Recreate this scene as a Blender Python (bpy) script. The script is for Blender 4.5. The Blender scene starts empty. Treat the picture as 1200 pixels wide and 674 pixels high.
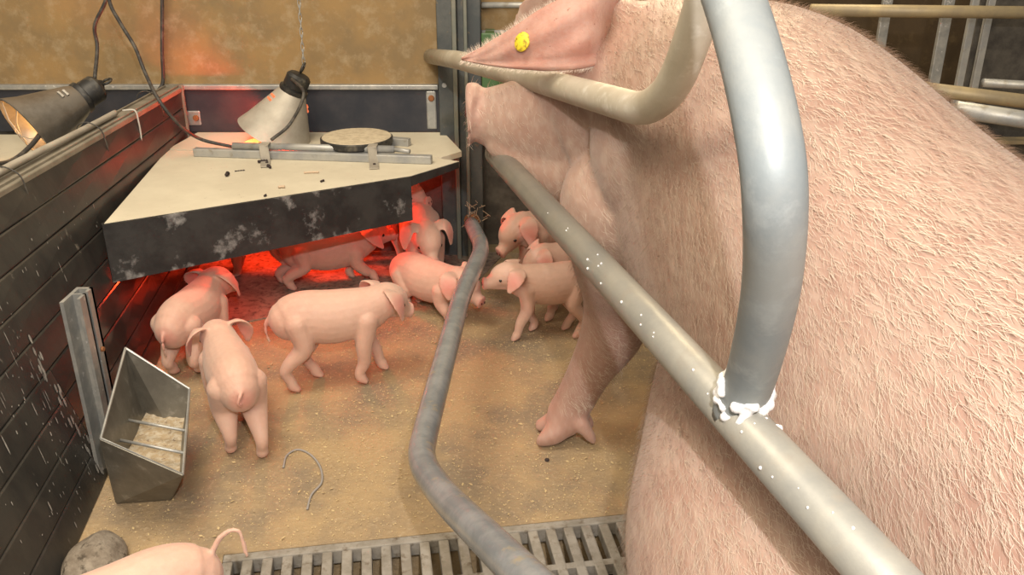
import bpy, bmesh, math, random
from mathutils import Vector, Matrix, Euler
from mathutils.bvhtree import BVHTree
random.seed(7)
C = bpy.context.scene.collection
R = math.radians
PI = math.pi
# ------------------------------------------------------------------ camera
F_PX, PITCH, CAM_H = 1050.0, R(23.5), 1.2
cam = bpy.data.cameras.new('camera'); cam.sensor_width = 36; cam.lens = F_PX * 36 / 1200
cam.clip_start = 0.02
cam_o = bpy.data.objects.new('camera', cam); C.objects.link(cam_o)
cam_o.location = (0, 0, CAM_H); cam_o.rotation_euler = (PI / 2 - PITCH, 0, 0)
bpy.context.scene.camera = cam_o
# ------------------------------------------------------------------ world, lights, exposure
w = bpy.data.worlds.new('world'); bpy.context.scene.world = w; w.use_nodes = True
bg = w.node_tree.nodes['Background']; bg.inputs[0].default_value = (1.0, 0.86, 0.68, 1); bg.inputs[1].default_value = 0.30
vs = bpy.context.scene.view_settings
vs.view_transform = 'Standard'; vs.look = 'None'; vs.gamma = 1; vs.exposure = 0.0; vs.use_curve_mapping = False
def light(name, kind, loc, energy, color, size=0.05, aim=None, sy=None):
    l = bpy.data.lights.new(name, kind); l.energy = energy; l.color = color
    if kind == 'AREA':
        l.size = size
        if sy: l.shape = 'RECTANGLE'; l.size_y = sy
    else: l.shadow_soft_size = size
    o = bpy.data.objects.new(name, l); C.objects.link(o); o.location = loc
    if aim: o.rotation_euler = (Vector(aim) - Vector(loc)).to_track_quat('-Z', 'Y').to_euler()
    return o
light('camera_flash', 'POINT', (0.12, -0.10, 1.53), 80, (1.0, 0.96, 0.94), 0.015)
light('aisle_fill_light', 'AREA', (-0.3, -1.3, 2.9), 105, (1.0, 0.84, 0.62), 1.6, (-0.2, 2.6, 0.3))  # added fill from the front, no real fixture; lifts wall and floor
light('pen_fill_light', 'AREA', (-1.0, 1.5, 2.9), 62, (1.0, 0.86, 0.66), 1.2, (-.6, 2.2, 0))  # added overhead fill, brightens floor and lid rather than the sow
light('ceiling_lamp_light', 'AREA', (0.5, 3.6, 2.3), 40, (1.0, 0.80, 0.50), 0.5, (0.3, 1.6, 0.4))

def W(x, y, z=0.0):
    """measured photo pixel -> point at height z"""
    dz = -(math.cos(PITCH) * (y - 337) / F_PX + math.sin(PITCH))
    t = (z - CAM_H) / dz
    return Vector(((x - 600) / F_PX * t, t * (math.cos(PITCH) + (337 - y) / F_PX * math.sin(PITCH)), z))
def D(x, y, t):
    """measured photo pixel -> point at depth t"""
    return Vector(((x - 600) / F_PX * t, t * (math.cos(PITCH) + (337 - y) / F_PX * math.sin(PITCH)),
                   CAM_H - t * (math.cos(PITCH) * (y - 337) / F_PX + math.sin(PITCH))))
def WY(x, y, Y):
    t = Y / (math.cos(PITCH) + (337 - y) / F_PX * math.sin(PITCH))
    return D(x, y, t)
YB = 3.1      # back partition
# ------------------------------------------------------------------ materials
def mat(name, col, rough=0.6, metal=0.0, col2=None, scale=8.0, lo=0.4, hi=0.6, col3=None, scale3=40.0, lo3=0.55, hi3=0.65,
        bump=0.0, bscale=60.0, spec=0.5, sss=0.0, stretch=None, emit=None, estr=0.0, rough2=None, detail=6.0):
    m = bpy.data.materials.new(name); m.use_nodes = True
    nt = m.node_tree; N = nt.nodes; L = nt.links
    b = N['Principled BSDF']
    b.inputs['Base Color'].default_value = (*col, 1); b.inputs['Roughness'].default_value = rough
    b.inputs['Metallic'].default_value = metal; b.inputs['Specular IOR Level'].default_value = spec
    tc = N.new('ShaderNodeTexCoord'); mp = N.new('ShaderNodeMapping'); L.new(tc.outputs['Object'], mp.inputs[0])
    if stretch: mp.inputs['Scale'].default_value = stretch
    def noise(s, det=detail):
        n = N.new('ShaderNodeTexNoise'); n.inputs['Scale'].default_value = s; n.inputs['Detail'].default_value = det
        n.inputs['Roughness'].default_value = 0.65
        L.new(mp.outputs[0], n.inputs['Vector']); return n
    def ramp(src, a, c):
        r = N.new('ShaderNodeMapRange'); r.inputs[1].default_value = a; r.inputs[2].default_value = c
        L.new(src, r.inputs[0]); return r.outputs[0]
    cur = None
    if col2:
        f = ramp(noise(scale).outputs[0], lo, hi)
        mx = N.new('ShaderNodeMix'); mx.data_type = 'RGBA'; L.new(f, mx.inputs[0])
        mx.inputs[6].default_value = (*col, 1); mx.inputs[7].default_value = (*col2, 1); cur = mx.outputs[2]
        if rough2 is not None:
            rr = N.new('ShaderNodeMix'); L.new(f, rr.inputs[0]); rr.inputs[2].default_value = rough; rr.inputs[3].default_value = rough2
            L.new(rr.outputs[0], b.inputs['Roughness'])
    if col3:
        f = ramp(noise(scale3).outputs[0], lo3, hi3)
        mx = N.new('ShaderNodeMix'); mx.data_type = 'RGBA'; L.new(f, mx.inputs[0])
        if cur: L.new(cur, mx.inputs[6])
        else: mx.inputs[6].default_value = (*col, 1)
        mx.inputs[7].default_value = (*col3, 1); cur = mx.outputs[2]
    if cur: L.new(cur, b.inputs['Base Color'])
    if bump:
        bn = N.new('ShaderNodeBump'); bn.inputs['Strength'].default_value = bump; bn.inputs['Distance'].default_value = 0.004
        L.new(noise(bscale, 8).outputs[0], bn.inputs['Height']); L.new(bn.outputs[0], b.inputs['Normal'])
    if sss:
        b.inputs['Subsurface Weight'].default_value = sss; b.inputs['Subsurface Radius'].default_value = (1, .35, .2)
        b.inputs['Subsurface Scale'].default_value = 0.01
    if emit:
        b.inputs['Emission Color'].default_value = (*emit, 1); b.inputs['Emission Strength'].default_value = estr
    return m
M = {}
M['concrete'] = mat('concrete', (.40, .29, .165), .9, 0, (.25, .195, .135), 4, .42, .62, (.46, .36, .24), 90, .55, .72, bump=1.0, bscale=90, spec=.2)
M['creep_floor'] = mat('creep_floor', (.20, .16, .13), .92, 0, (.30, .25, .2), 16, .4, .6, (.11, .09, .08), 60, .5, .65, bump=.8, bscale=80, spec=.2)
M['brown_panel'] = mat('brown_panel', (.30, .195, .085), .7, 0, (.22, .155, .08), 6, .38, .62, (.38, .30, .19), 18, .5, .8, bump=.15, bscale=40, spec=.3, detail=10)
M['dark_brown'] = mat('dark_brown', (.09, .06, .03), .8, 0, (.06, .04, .02), 5, .4, .6, (.14, .10, .05), 14, .55, .75, bump=.15)
M['navy'] = mat('navy', (.026, .03, .042), .5, 0, (.045, .045, .055), 9, .4, .65, bump=.08, spec=.4)
M['panel'] = mat('panel', (.026, .025, .024), .36, 0, (.045, .042, .037), 7, .4, .62, (.22, .20, .17), 26, .66, .78, bump=.12, bscale=30, spec=.45, stretch=(1, 1.2, .6))
M['gloss_panel'] = mat('gloss_panel', (.022, .020, .019), .14, 0, (.035, .03, .028), 7, .4, .62, bump=.04, bscale=30, spec=.6)
M['panel_cap'] = mat('panel_cap', (.22, .20, .16), .6, .3, (.30, .27, .22), 12, .4, .6, bump=.1)
M['alu'] = mat('alu', (.36, .37, .37), .45, .6, (.48, .48, .46), 20, .45, .6, (.7, .7, .7), 45, .62, .68, bump=.1)
M['steel'] = mat('steel', (.32, .33, .34), .45, .35, (.42, .42, .40), 14, .4, .6, (.26, .23, .17), 22, .6, .75, bump=.15, bscale=50)
M['rail'] = mat('rail', (.28, .28, .26), .45, .3, (.35, .34, .30), 9, .4, .6, (.33, .31, .27), 30, .55, .7, bump=.12, bscale=60)
M['blue_rail'] = mat('blue_rail', (.21, .24, .255), .55, .2, (.27, .29, .29), 9, .4, .6, (.30, .33, .34), 22, .55, .7, bump=.12, bscale=60)
M['cream_rail'] = mat('cream_rail', (.50, .46, .38), .5, .2, (.42, .38, .30), 9, .4, .6, (.58, .55, .48), 30, .55, .7, bump=.12, bscale=60)
M['dirty_tube'] = mat('dirty_tube', (.36, .38, .40), .24, .4, (.26, .28, .30), 14, .4, .6, (.40, .36, .28), 26, .6, .7, bump=.15, bscale=50)
M['tan_tube'] = mat('tan_tube', (.36, .29, .17), .5, .2, (.28, .23, .15), 12, .4, .6, bump=.1)
M['rust'] = mat('rust', (.2, .08, .03), .8, .2, (.32, .13, .05), 30, .4, .6, bump=.4)
M['post'] = mat('post', (.065, .075, .08), .55, .3, (.12, .125, .12), 9, .4, .65, (.22, .17, .1), 30, .62, .72, bump=.15)
M['post_light'] = mat('post_light', (.15, .17, .15), .5, .3, (.22, .21, .17), 9, .4, .65, bump=.15)
M['lid'] = mat('lid', (.62, .57, .45), .85, 0, (.55, .50, .39), 4, .4, .6, (.26, .23, .18), 60, .66, .75, bump=.12, bscale=120, spec=.2)
M['lid_edge'] = mat('lid_edge', (.012, .012, .013), .55, 0, (.03, .03, .03), 12, .4, .6, (.38, .38, .38), 9, .555, .70, bump=.25, bscale=50, detail=12)
M['board_dark'] = mat('board_dark', (.05, .045, .04), .7, 0, (.11, .10, .085), 14, .4, .65, bump=.2)
M['lamp_metal'] = mat('lamp_metal', (.46, .43, .37), .55, .25, (.36, .33, .28), 9, .4, .6, bump=.05)
M['lamp_shiny'] = mat('lamp_shiny', (.38, .36, .33), .35, .8, (.26, .24, .21), 9, .4, .6, bump=.05)
M['black_plastic'] = mat('black_plastic', (.02, .02, .02), .5, 0, (.10, .09, .07), 30, .5, .7, bump=.1)
M['cable'] = mat('cable', (.035, .033, .032), .6, 0, (.10, .09, .075), 40, .45, .65, bump=.1)
M['disc_top'] = mat('disc_top', (.60, .52, .38), .95, 0, (.46, .39, .28), 45, .42, .62, bump=.5, bscale=120, spec=.1)
M['trough'] = mat('trough', (.17, .16, .14), .45, .6, (.25, .24, .21), 12, .4, .65, (.36, .35, .32), 24, .6, .72, bump=.15)
M['feed'] = mat('feed', (.40, .31, .20), .95, 0, (.5, .44, .34), 60, .45, .6, (.2, .14, .1), 90, .58, .66, bump=.9, bscale=150)
M['slat'] = mat('slat', (.22, .20, .17), .7, .1, (.30, .28, .25), 24, .4, .6, (.13, .10, .07), 50, .55, .7, bump=.4)
M['pit'] = mat('pit', (.03, .022, .015), .8, bump=.5)
M['stone'] = mat('stone', (.16, .13, .10), .85, 0, (.30, .26, .21), 18, .4, .6, (.07, .055, .04), 40, .55, .65, bump=.9, bscale=60)
M['white_mud'] = mat('white_mud', (.72, .72, .72), .8, 0, (.6, .6, .62), 30, .4, .6, bump=.5)
M['dried'] = mat('dried', (.30, .29, .27), .8, 0, (.18, .17, .16), 60, .4, .6)
M['twine'] = mat('twine', (.30, .28, .27), .8)
M['white_cord'] = mat('white_cord', (.5, .48, .44), .8)
M['crumb'] = mat('crumb', (.52, .40, .22), .9)
M['yellow_tag'] = mat('yellow_tag', (.72, .55, .03), .5, 0, (.25, .17, .02), 130, .5, .62, bump=.2)
M['eye'] = mat('eye', (.01, .01, .012), .12, spec=.8)
M['nostril'] = mat('nostril', (.10, .03, .025), .6)
M['ear_skin'] = mat('ear_skin', (.42, .215, .17), .6, 0, (.47, .29, .24), 14, .4, .6, (.22, .08, .06), 90, .64, .72, bump=.6, bscale=70, sss=.2, spec=.35)
M['hair'] = mat('hair', (.64, .53, .44), .45, 0, spec=.4)
M['piglet_hair'] = mat('piglet_hair', (.75, .62, .52), .5)
M['hoof'] = mat('hoof', (.35, .22, .16), .6, 0, (.2, .13, .09), 40, .4, .6)
M['green'] = mat('green', (.06, .13, .05), .4)
M['red_bulb'] = mat('red_bulb', (.6, .05, .02), .3, emit=(1, .07, .02), estr=30)
M['orange_bulb'] = mat('orange_bulb', (.8, .4, .1), .3, emit=(1, .42, .10), estr=14)
M['vent_glow'] = mat('vent_glow', (.6, .2, .1), .5, emit=(1, .16, .05), estr=.6)  # emission stands in for bulb light coming through the shade openings
M['dry_tail'] = mat('dry_tail', (.55, .42, .3), .8)
M['dark_scrap'] = mat('dark_scrap', (.03, .02, .02), .8)

def skin(name, base, dark, pink, streak=(1, 1, 1), sss=.12, mott=(.55, .45)):
    m = bpy.data.materials.new(name); m.use_nodes = True
    nt = m.node_tree; N = nt.nodes; L = nt.links; b = N['Principled BSDF']
    tc = N.new('ShaderNodeTexCoord'); mp = N.new('ShaderNodeMapping'); mp.inputs['Scale'].default_value = streak
    L.new(tc.outputs['Object'], mp.inputs[0])
    def noise(s, src, d=6):
        n = N.new('ShaderNodeTexNoise'); n.inputs['Scale'].default_value = s; n.inputs['Detail'].default_value = d
        L.new(src, n.inputs['Vector']); return n.outputs[0]
    def rng(src, a, c, t=1.0):
        r = N.new('ShaderNodeMapRange'); r.inputs[1].default_value = a; r.inputs[2].default_value = c; r.inputs[4].default_value = t
        L.new(src, r.inputs[0]); return r.outputs[0]
    def mix(f, A, B):
        x = N.new('ShaderNodeMix'); x.data_type = 'RGBA'; L.new(f, x.inputs[0])
        if isinstance(A, tuple): x.inputs[6].default_value = (*A, 1)
        else: L.new(A, x.inputs[6])
        if isinstance(B, tuple): x.inputs[7].default_value = (*B, 1)
        else: L.new(B, x.inputs[7])
        return x.outputs[2]
    c = mix(rng(noise(6, tc.outputs['Object']), .4, .65, .8), base, dark)
    c = mix(rng(noise(55, mp.outputs[0]), .42, .66, .35), c, mott[0] if isinstance(mott[0], tuple) else tuple(min(1, v * 1.15) for v in base))
    at = N.new('ShaderNodeAttribute'); at.attribute_name = 'pinkness'
    c = mix(at.outputs['Fac'], c, pink)
    L.new(c, b.inputs['Base Color'])
    b.inputs['Roughness'].default_value = .55; b.inputs['Specular IOR Level'].default_value = .35
    b.inputs['Subsurface Weight'].default_value = sss; b.inputs['Subsurface Radius'].default_value = (1, .35, .2)
    b.inputs['Subsurface Scale'].default_value = .008
    b.inputs['Sheen Weight'].default_value = .15
    bn = N.new('ShaderNodeBump'); bn.inputs['Strength'].default_value = .45; bn.inputs['Distance'].default_value = .003
    L.new(noise(70, mp.outputs[0], 8), bn.inputs['Height']); L.new(bn.outputs[0], b.inputs['Normal'])
    return m
M['sow_skin'] = skin('sow_skin', (.36, .24, .19), (.33, .20, .155), (.46, .245, .205), (1.5, .3, .8), mott=((.50, .40, .33),))
M['piglet_skin'] = skin('piglet_skin', (.60, .39, .31), (.56, .33, .26), (.66, .24, .20))
# ------------------------------------------------------------------ mesh helpers
def obj(name, bm, m, parent=None, smooth=False, loc=None):
    me = bpy.data.meshes.new(name); bmesh.ops.recalc_face_normals(bm, faces=bm.faces); bm.to_mesh(me); bm.free()
    if smooth:
        for p in me.polygons: p.use_smooth = True
    o = bpy.data.objects.new(name, me); C.objects.link(o); me.materials.append(M[m] if isinstance(m, str) else m)
    if loc is not None:
        loc = Vector(loc)
        me.transform(Matrix.Translation(-loc)); o.location = loc
    if parent is not None:
        o.parent = parent
        if loc is None: me.transform(Matrix.Translation(-parent.matrix_basis.translation))
        else: o.location = loc - parent.matrix_basis.translation
    return o
def smooth_angle(o, ang=40):
    me = o.data
    for p in me.polygons: p.use_smooth = True
    bm = bmesh.new(); bm.from_mesh(me)
    for e in bm.edges:
        if len(e.link_faces) == 2 and e.calc_face_angle(0) > R(ang): e.smooth = False
    bm.to_mesh(me); bm.free()
def empty(name, loc):
    o = bpy.data.objects.new(name, None); C.objects.link(o); o.location = loc; o.empty_display_size = .05
    return o
def tag(o, label, cat, group=None, kind=None):
    o['label'] = label; o['category'] = cat
    if group: o['group'] = group
    if kind: o['kind'] = kind
    return o
def struct(o):
    o['kind'] = 'structure'; return o
def box(bm, lo, hi, mtx=None, bev=0.0):
    vs_ = [bm.verts.new((x, y, z)) for x in (lo[0], hi[0]) for y in (lo[1], hi[1]) for z in (lo[2], hi[2])]
    fs = [(0, 1, 3, 2), (4, 6, 7, 5), (0, 4, 5, 1), (2, 3, 7, 6), (0, 2, 6, 4), (1, 5, 7, 3)]
    faces = [bm.faces.new([vs_[i] for i in f]) for f in fs]
    if bev:
        es = list({e for f in faces for e in f.edges})
        r = bmesh.ops.bevel(bm, geom=es, offset=bev, segments=2, affect='EDGES', profile=.5)
        vs_ = list({v for f in r['faces'] for v in f.verts})
    if mtx is not None:
        for v in {v for v in vs_ if v.is_valid}: v.co = mtx @ v.co
    return vs_
def newbox(lo, hi, mtx=None, bev=0.0):
    bm = bmesh.new(); box(bm, lo, hi, mtx, bev); return bm
def prism(bm, pts, z0, z1):
    """polygon (xy or xyz points) extruded along z"""
    a = [bm.verts.new((p[0], p[1], z0)) for p in pts]; b = [bm.verts.new((p[0], p[1], z1)) for p in pts]
    n = len(pts); bm.faces.new(a); bm.faces.new(b)
    for i in range(n): bm.faces.new((a[i], a[(i + 1) % n], b[(i + 1) % n], b[i]))
def spline(pts, sub=6):
    pts = [Vector(p) for p in pts]
    if len(pts) < 3: return pts
    out = []
    P = [pts[0] * 2 - pts[1]] + pts + [pts[-1] * 2 - pts[-2]]
    for i in range(1, len(P) - 2):
        for k in range(sub):
            t = k / sub
            a, b, c, d = P[i - 1], P[i], P[i + 1], P[i + 2]
            out.append(.5 * ((2 * b) + (c - a) * t + (2 * a - 5 * b + 4 * c - d) * t * t + (3 * b - a - 3 * c + d) * t ** 3))
    out.append(pts[-1]); return out
def tube(bm, pts, r, n=12, caps=True):
    """r float or list"""
    pts = [Vector(p) for p in pts]; rings = []
    up = Vector((.13, .21, .97)).normalized(); prev = None
    for i, p in enumerate(pts):
        t = (pts[min(i + 1, len(pts) - 1)] - pts[max(i - 1, 0)]).normalized()
        if prev is None:
            s = t.cross(up)
            if s.length < .1: s = t.cross(Vector((1, 0, 0)))
        else: s = prev - t * prev.dot(t)
        s.normalize(); prev = s; u = s.cross(t)
        rr = r[i] if isinstance(r, (list, tuple)) else r
        rings.append([bm.verts.new(p + (s * math.cos(2 * PI * k / n) + u * math.sin(2 * PI * k / n)) * rr) for k in range(n)])
    for a, b in zip(rings, rings[1:]):
        for k in range(n): bm.faces.new((a[k], a[(k + 1) % n], b[(k + 1) % n], b[k]))
    if caps: bm.faces.new(rings[0]); bm.faces.new(rings[-1])
def newtube(pts, r, n=12, sub=6):
    bm = bmesh.new(); tube(bm, spline(pts, sub) if sub > 1 else pts, r, n); return bm
def bent(pts, rad=.05, k=6):
    """polyline with rounded corners, the way a bent tube runs"""
    pts = [Vector(p) for p in pts]; out = [pts[0]]
    for i in range(1, len(pts) - 1):
        a, b, c = pts[i - 1], pts[i], pts[i + 1]
        d1 = min(rad, (a - b).length * .45); d2 = min(rad, (c - b).length * .45)
        p = b + (a - b).normalized() * d1; q = b + (c - b).normalized() * d2
        for j in range(k + 1):
            t = j / k; out.append(p * (1 - t) ** 2 + b * 2 * t * (1 - t) + q * t * t)
    out.append(pts[-1]); return out
def lathe(bm, prof, n=24, mtx=None, cap=True):
    rings = []
    for (r, z) in prof:
        ring = []
        for k in range(n):
            v = Vector((r * math.cos(2 * PI * k / n), r * math.sin(2 * PI * k / n), z))
            ring.append(bm.verts.new(mtx @ v if mtx is not None else v))
        rings.append(ring)
    for a, b in zip(rings, rings[1:]):
        for k in range(n): bm.faces.new((a[k], a[(k + 1) % n], b[(k + 1) % n], b[k]))
    if cap: bm.faces.new(rings[0]); bm.faces.new(rings[-1])
def sphere(bm, c, r, seg=12, sc=(1, 1, 1)):
    mt = Matrix.Translation(Vector(c)) @ Matrix.Diagonal((r * sc[0], r * sc[1], r * sc[2], 1))
    bmesh.ops.create_uvsphere(bm, u_segments=seg, v_segments=max(6, seg // 2), radius=1, matrix=mt)
def limb(bm, nodes, n=20, sub=5, up=(0, 0, 1), cf=1.0):
    """tapering body chain; nodes (x,y,z, half_width, half_height), rounded ends"""
    pts = [Vector(q[:3]) for q in nodes]; ra = [Vector((q[3], q[4] if len(q) > 4 else q[3], 0)) for q in nodes]
    P = spline(pts, sub); Rr = spline(ra, sub)
    if len(nodes) == 2:
        P = [pts[0].lerp(pts[1], i / 4) for i in range(5)]; Rr = [ra[0].lerp(ra[1], i / 4) for i in range(5)]
    UP = Vector(up)
    def frame(t):
        s = t.cross(UP)
        if s.length < .15: s = t.cross(Vector((0, 1, 0)))
        s.normalize(); return s, s.cross(t).normalized()
    ts = [(P[min(i + 1, len(P) - 1)] - P[max(i - 1, 0)]).normalized() for i in range(len(P))]
    rings = []
    def ring(c, s, u, a, b): rings.append([bm.verts.new(c + s * math.cos(2 * PI * k / n) * a + u * math.sin(2 * PI * k / n) * b) for k in range(n)])
    for e, (i, sg) in enumerate(((0, -1),)):
        s, u = frame(ts[0])
        for th in (80, 60, 40, 20):
            ring(P[0] - ts[0] * min(Rr[0]. x, Rr[0].y) * math.sin(R(th)), s, u, Rr[0].x * math.cos(R(th)), Rr[0].y * math.cos(R(th)))
    prev = None
    for i in range(len(P)):
        s, u = frame(ts[i])
        if prev is not None and s.dot(prev) < 0: s = -s; u = -u
        prev = s
        ring(P[i], s, u, max(Rr[i].x, .001), max(Rr[i].y, .001))
    for th in (20, 40, 60, 80):
        ring(P[-1] + ts[-1] * cf * min(Rr[-1].x, Rr[-1].y) * math.sin(R(th)), s, u, Rr[-1].x * math.cos(R(th)), Rr[-1].y * math.cos(R(th)))
    for a, b in zip(rings, rings[1:]):
        for k in range(n): bm.faces.new((a[k], a[(k + 1) % n], b[(k + 1) % n], b[k]))
    bm.faces.new(rings[0]); bm.faces.new(rings[-1])
def fuse(name, bm, voxel, smooth_it, m, loc=(0, 0, 0), pinks=(), sf=.5):
    """all chains grown into one continuous skin"""
    bmesh.ops.recalc_face_normals(bm, faces=bm.faces)
    me = bpy.data.meshes.new('tmp'); bm.to_mesh(me); bm.free()
    o = bpy.data.objects.new('tmp', me); C.objects.link(o)
    r = o.modifiers.new('r', 'REMESH'); r.mode = 'VOXEL'; r.voxel_size = voxel
    s = o.modifiers.new('s', 'SMOOTH'); s.factor = sf; s.iterations = smooth_it
    dg = bpy.context.evaluated_depsgraph_get(); dg.update()
    me2 = bpy.data.meshes.new_from_object(o.evaluated_get(dg)); me2.name = name
    bpy.data.objects.remove(o)
    me2.materials.clear(); me2.materials.append(M[m])
    for p in me2.polygons: p.use_smooth = True
    at = me2.attributes.new('pinkness', 'FLOAT', 'POINT')
    vals = [0.0] * len(me2.vertices)
    for i, v in enumerate(me2.vertices):
        f = 0
        for (c, r_, k) in pinks:
            d = (v.co - c).length / r_
            if d < 1: f = max(f, k * (1 - d * d))
        vals[i] = f
    at.data.foreach_set('value', vals)
    me2.transform(Matrix.Translation(-Vector(loc)))
    o2 = bpy.data.objects.new(name, me2); C.objects.link(o2); o2.location = loc
    return o2
# ================================================================== THE SETTING
# ---- slatted area direction and edge
E0 = W(262, 650); E1 = W(705, 605); ed = (E1 - E0).normalized(); en = Vector((ed.y, -ed.x, 0))   # en points to the camera
EL = E0.copy(); ER = E1 + ed * 1.3
bm = bmesh.new()
prism(bm, [EL, ER, (2.4, 1.9, 0), (2.4, YB, 0), (-1.14, YB, 0), (-1.14, EL.y, 0)], -.12, 0)
prism(bm, [EL, (-1.14, EL.y, 0), (-1.14, .9, 0), EL + en * 1.2], -.12, 0)
struct(obj('floor', bm, 'concrete'))
bm = bmesh.new(); prism(bm, [(-2.4, YB), (-1.14, YB), (-1.14, -.8), (-2.4, -.8)], -.12, -.002)
struct(obj('floor_aisle', bm, 'concrete'))
bm = newbox((-2.4, -1.2, -.42), (2.4, YB, -.40)); struct(obj('trim_pit', bm, 'pit'))
# far part of the floor, a darker grey patch under the creep
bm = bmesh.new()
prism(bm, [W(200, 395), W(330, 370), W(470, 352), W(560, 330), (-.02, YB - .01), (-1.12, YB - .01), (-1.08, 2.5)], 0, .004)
struct(obj('trim_creep_patch', bm, 'creep_floor'))
# ---- back partition: brown board, navy beam, rails
zt = WY(300, 103, YB).z; zb = WY(300, 154, YB).z
PXL = WY(512, 50, YB).x
bm = newbox((-2.4, YB + .01, zt), (PXL, YB + .05, 1.75)); struct(obj('wall_back', bm, 'brown_panel'))
o = struct(obj('trim_rail', newbox((-2.4, YB - .012, zt - .005), (PXL, YB + .05, zt + .012), bev=.003), 'alu'))
o = struct(obj('trim_beam', newbox((-2.4, YB, zb), (PXL, YB + .05, zt - .005)), 'navy'))
o = struct(obj('wall_back_lower', newbox((-2.4, YB + .01, -.1), (PXL, YB + .05, zb)), 'board_dark'))
# bracket plates on the beam
def plate(name, lo, hi, label, holes):
    e = obj(name, newbox(lo, hi, bev=.004), 'alu', loc=((lo[0] + hi[0]) / 2, hi[1], lo[2]))
    tag(e, label, 'bracket')
    for (x, z) in holes:
        b = bmesh.new(); lathe(b, [(.001, 0), (.009, 0), (.011, .004), (.011, .006)], 12,
                               Matrix.Translation((x, lo[1] - .006, z)) @ Matrix.Rotation(-PI / 2, 4, 'X'))
        obj('bolt', b, 'rust', e)
    return e
a = WY(502, 130, YB)
plate('bracket', (a.x - .006, YB - .004, zb + .01), (a.x + .028, YB, zt - .01), 'narrow grey fixing plate with one bolt at the right end of the navy beam', [(a.x + .012, zt - .035)])
a = WY(226, 138, YB)
plate('bracket', (a.x - .04, YB - .004, a.z - .025), (a.x + .028, YB, a.z + .025), 'grey tab with a round hole at the far end of the dark plank wall', [(a.x + .012, a.z)])
# ---- corner post group
px = lambda x, y=150: WY(x, y, YB - .06).x
pz0 = 0.0
post = empty('steel_post', (px(545), YB - .05, 0))
tag(post, 'dark grey-blue steel channel post between the creep corner and the sow', 'post')
obj('channel', newbox((px(515), YB - .05, 0), (px(533), YB + .05, 1.75), bev=.003), 'post', post)
obj('flange', newbox((px(533), YB - .09, 0), (px(538), YB - .03, 1.75), bev=.002), 'post_light', post)
obj('channel', newbox((px(538), YB - .06, 0), (px(565), YB + .02, 1.75), bev=.004), 'post', post)
obj('edge_strip', newbox((px(546), YB - .085, 0), (px(550), YB - .055, 1.75), bev=.002), 'post_light', post)
for z in (.62, .95):
    b = bmesh.new(); lathe(b, [(.001, 0), (.008, 0), (.009, .005)], 10, Matrix.Translation((px(522), YB - .056, z)) @ Matrix.Rotation(-PI / 2, 4, 'X'))
    obj('bolt', b, 'alu', post)
# right-hand partition behind the sow
x0 = px(565)
struct(obj('wall_right_lower', newbox((x0, YB + .01, 0), (2.4, YB + .05, .415)), 'board_dark'))
struct(obj('trim_ledge', newbox((x0, YB - .01, .405), (2.4, YB + .05, .417)), 'tan_tube'))
struct(obj('trim_foot', newbox((x0, YB - .02, 0), (2.4, YB + .01, .022)), 'tan_tube'))
struct(obj('wall_right', newbox((x0, YB + .01, .417), (.55, YB + .05, 1.75)), 'brown_panel'))
struct(obj('wall_far', newbox((-2.4, YB + 1.2, -.1), (3.6, YB + 1.26, 2.2)), 'dark_brown'))
struct(obj('floor_far', newbox((-2.4, YB + .05, -.12), (3.6, YB + 1.2, -.01)), 'concrete'))
for (y, r) in ((6, .010), (38, .008)):
    a = WY(568, y, YB - .03); b_ = WY(680, y, YB - .03)
    o = obj('wall_bar', newtube([a - Vector((.01, 0, 0)), b_], r, 10, 1), 'steel', smooth=True, loc=a)
    tag(o, 'thin steel bar %s across the brown board above the sow ear' % ('highest' if y == 6 else 'second'), 'bar')
o = obj('green_divider', newbox((px(566), YB - .12, .60), (px(605), YB - .11, .80), bev=.004), 'green', loc=(px(585), YB - .11, .60))
tag(o, 'green plastic strip on the wall between the sow ear and snout', 'panel')
obj('bracket_tab', newbox((px(570), YB - .115, .79), (px(580), YB + .015, .797)), 'green', o)
# ---- left plank wall (ruled surface, nine hollow plastic planks)
XT, ZT = WY(215, 105, YB).x, .605
b1, b2 = W(187, 421), W(78, 670)
def xbot(Y): return b1.x + (b2.x - b1.x) * (Y - b1.y) / (b2.y - b1.y)
def wallx(Y, z):
    return XT + (min(xbot(Y), -.70) - XT) * (1 - min(z, ZT) / ZT) ** .8
wl = empty('wall_left', (XT, 2.0, 0)); wl['kind'] = 'structure'
NP = 9; ph = ZT / NP
for k in range(NP):
    for (ya, yb_, mm) in (((1.05, YB, 'panel'),) if k > 3 else ((1.05, 1.70, 'panel'), (1.702, YB, 'gloss_panel'))):
        bm = bmesh.new(); g = .0013; z0, z1 = k * ph + g, (k + 1) * ph - g; rings = []
        Ys = [ya + (yb_ - ya) * i / 8 for i in range(9)]
        for Y in Ys:
            c0, c1 = wallx(Y, z0), wallx(Y, z1)
            rings.append([bm.verts.new(p) for p in ((c0 - .03, Y, z0), (c0 - .0015, Y, z0), (wallx(Y, z0 + .003), Y, z0 + .003), (wallx(Y, z1 - .003), Y, z1 - .003), (c1 - .0015, Y, z1), (c1 - .03, Y, z1))])
        for A, B in zip(rings, rings[1:]):
            for q in range(6): bm.faces.new((A[q], A[(q + 1) % 6], B[(q + 1) % 6], B[q]))
        bm.faces.new(rings[0]); bm.faces.new(rings[-1])
        obj('plank', bm, mm, wl)
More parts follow.
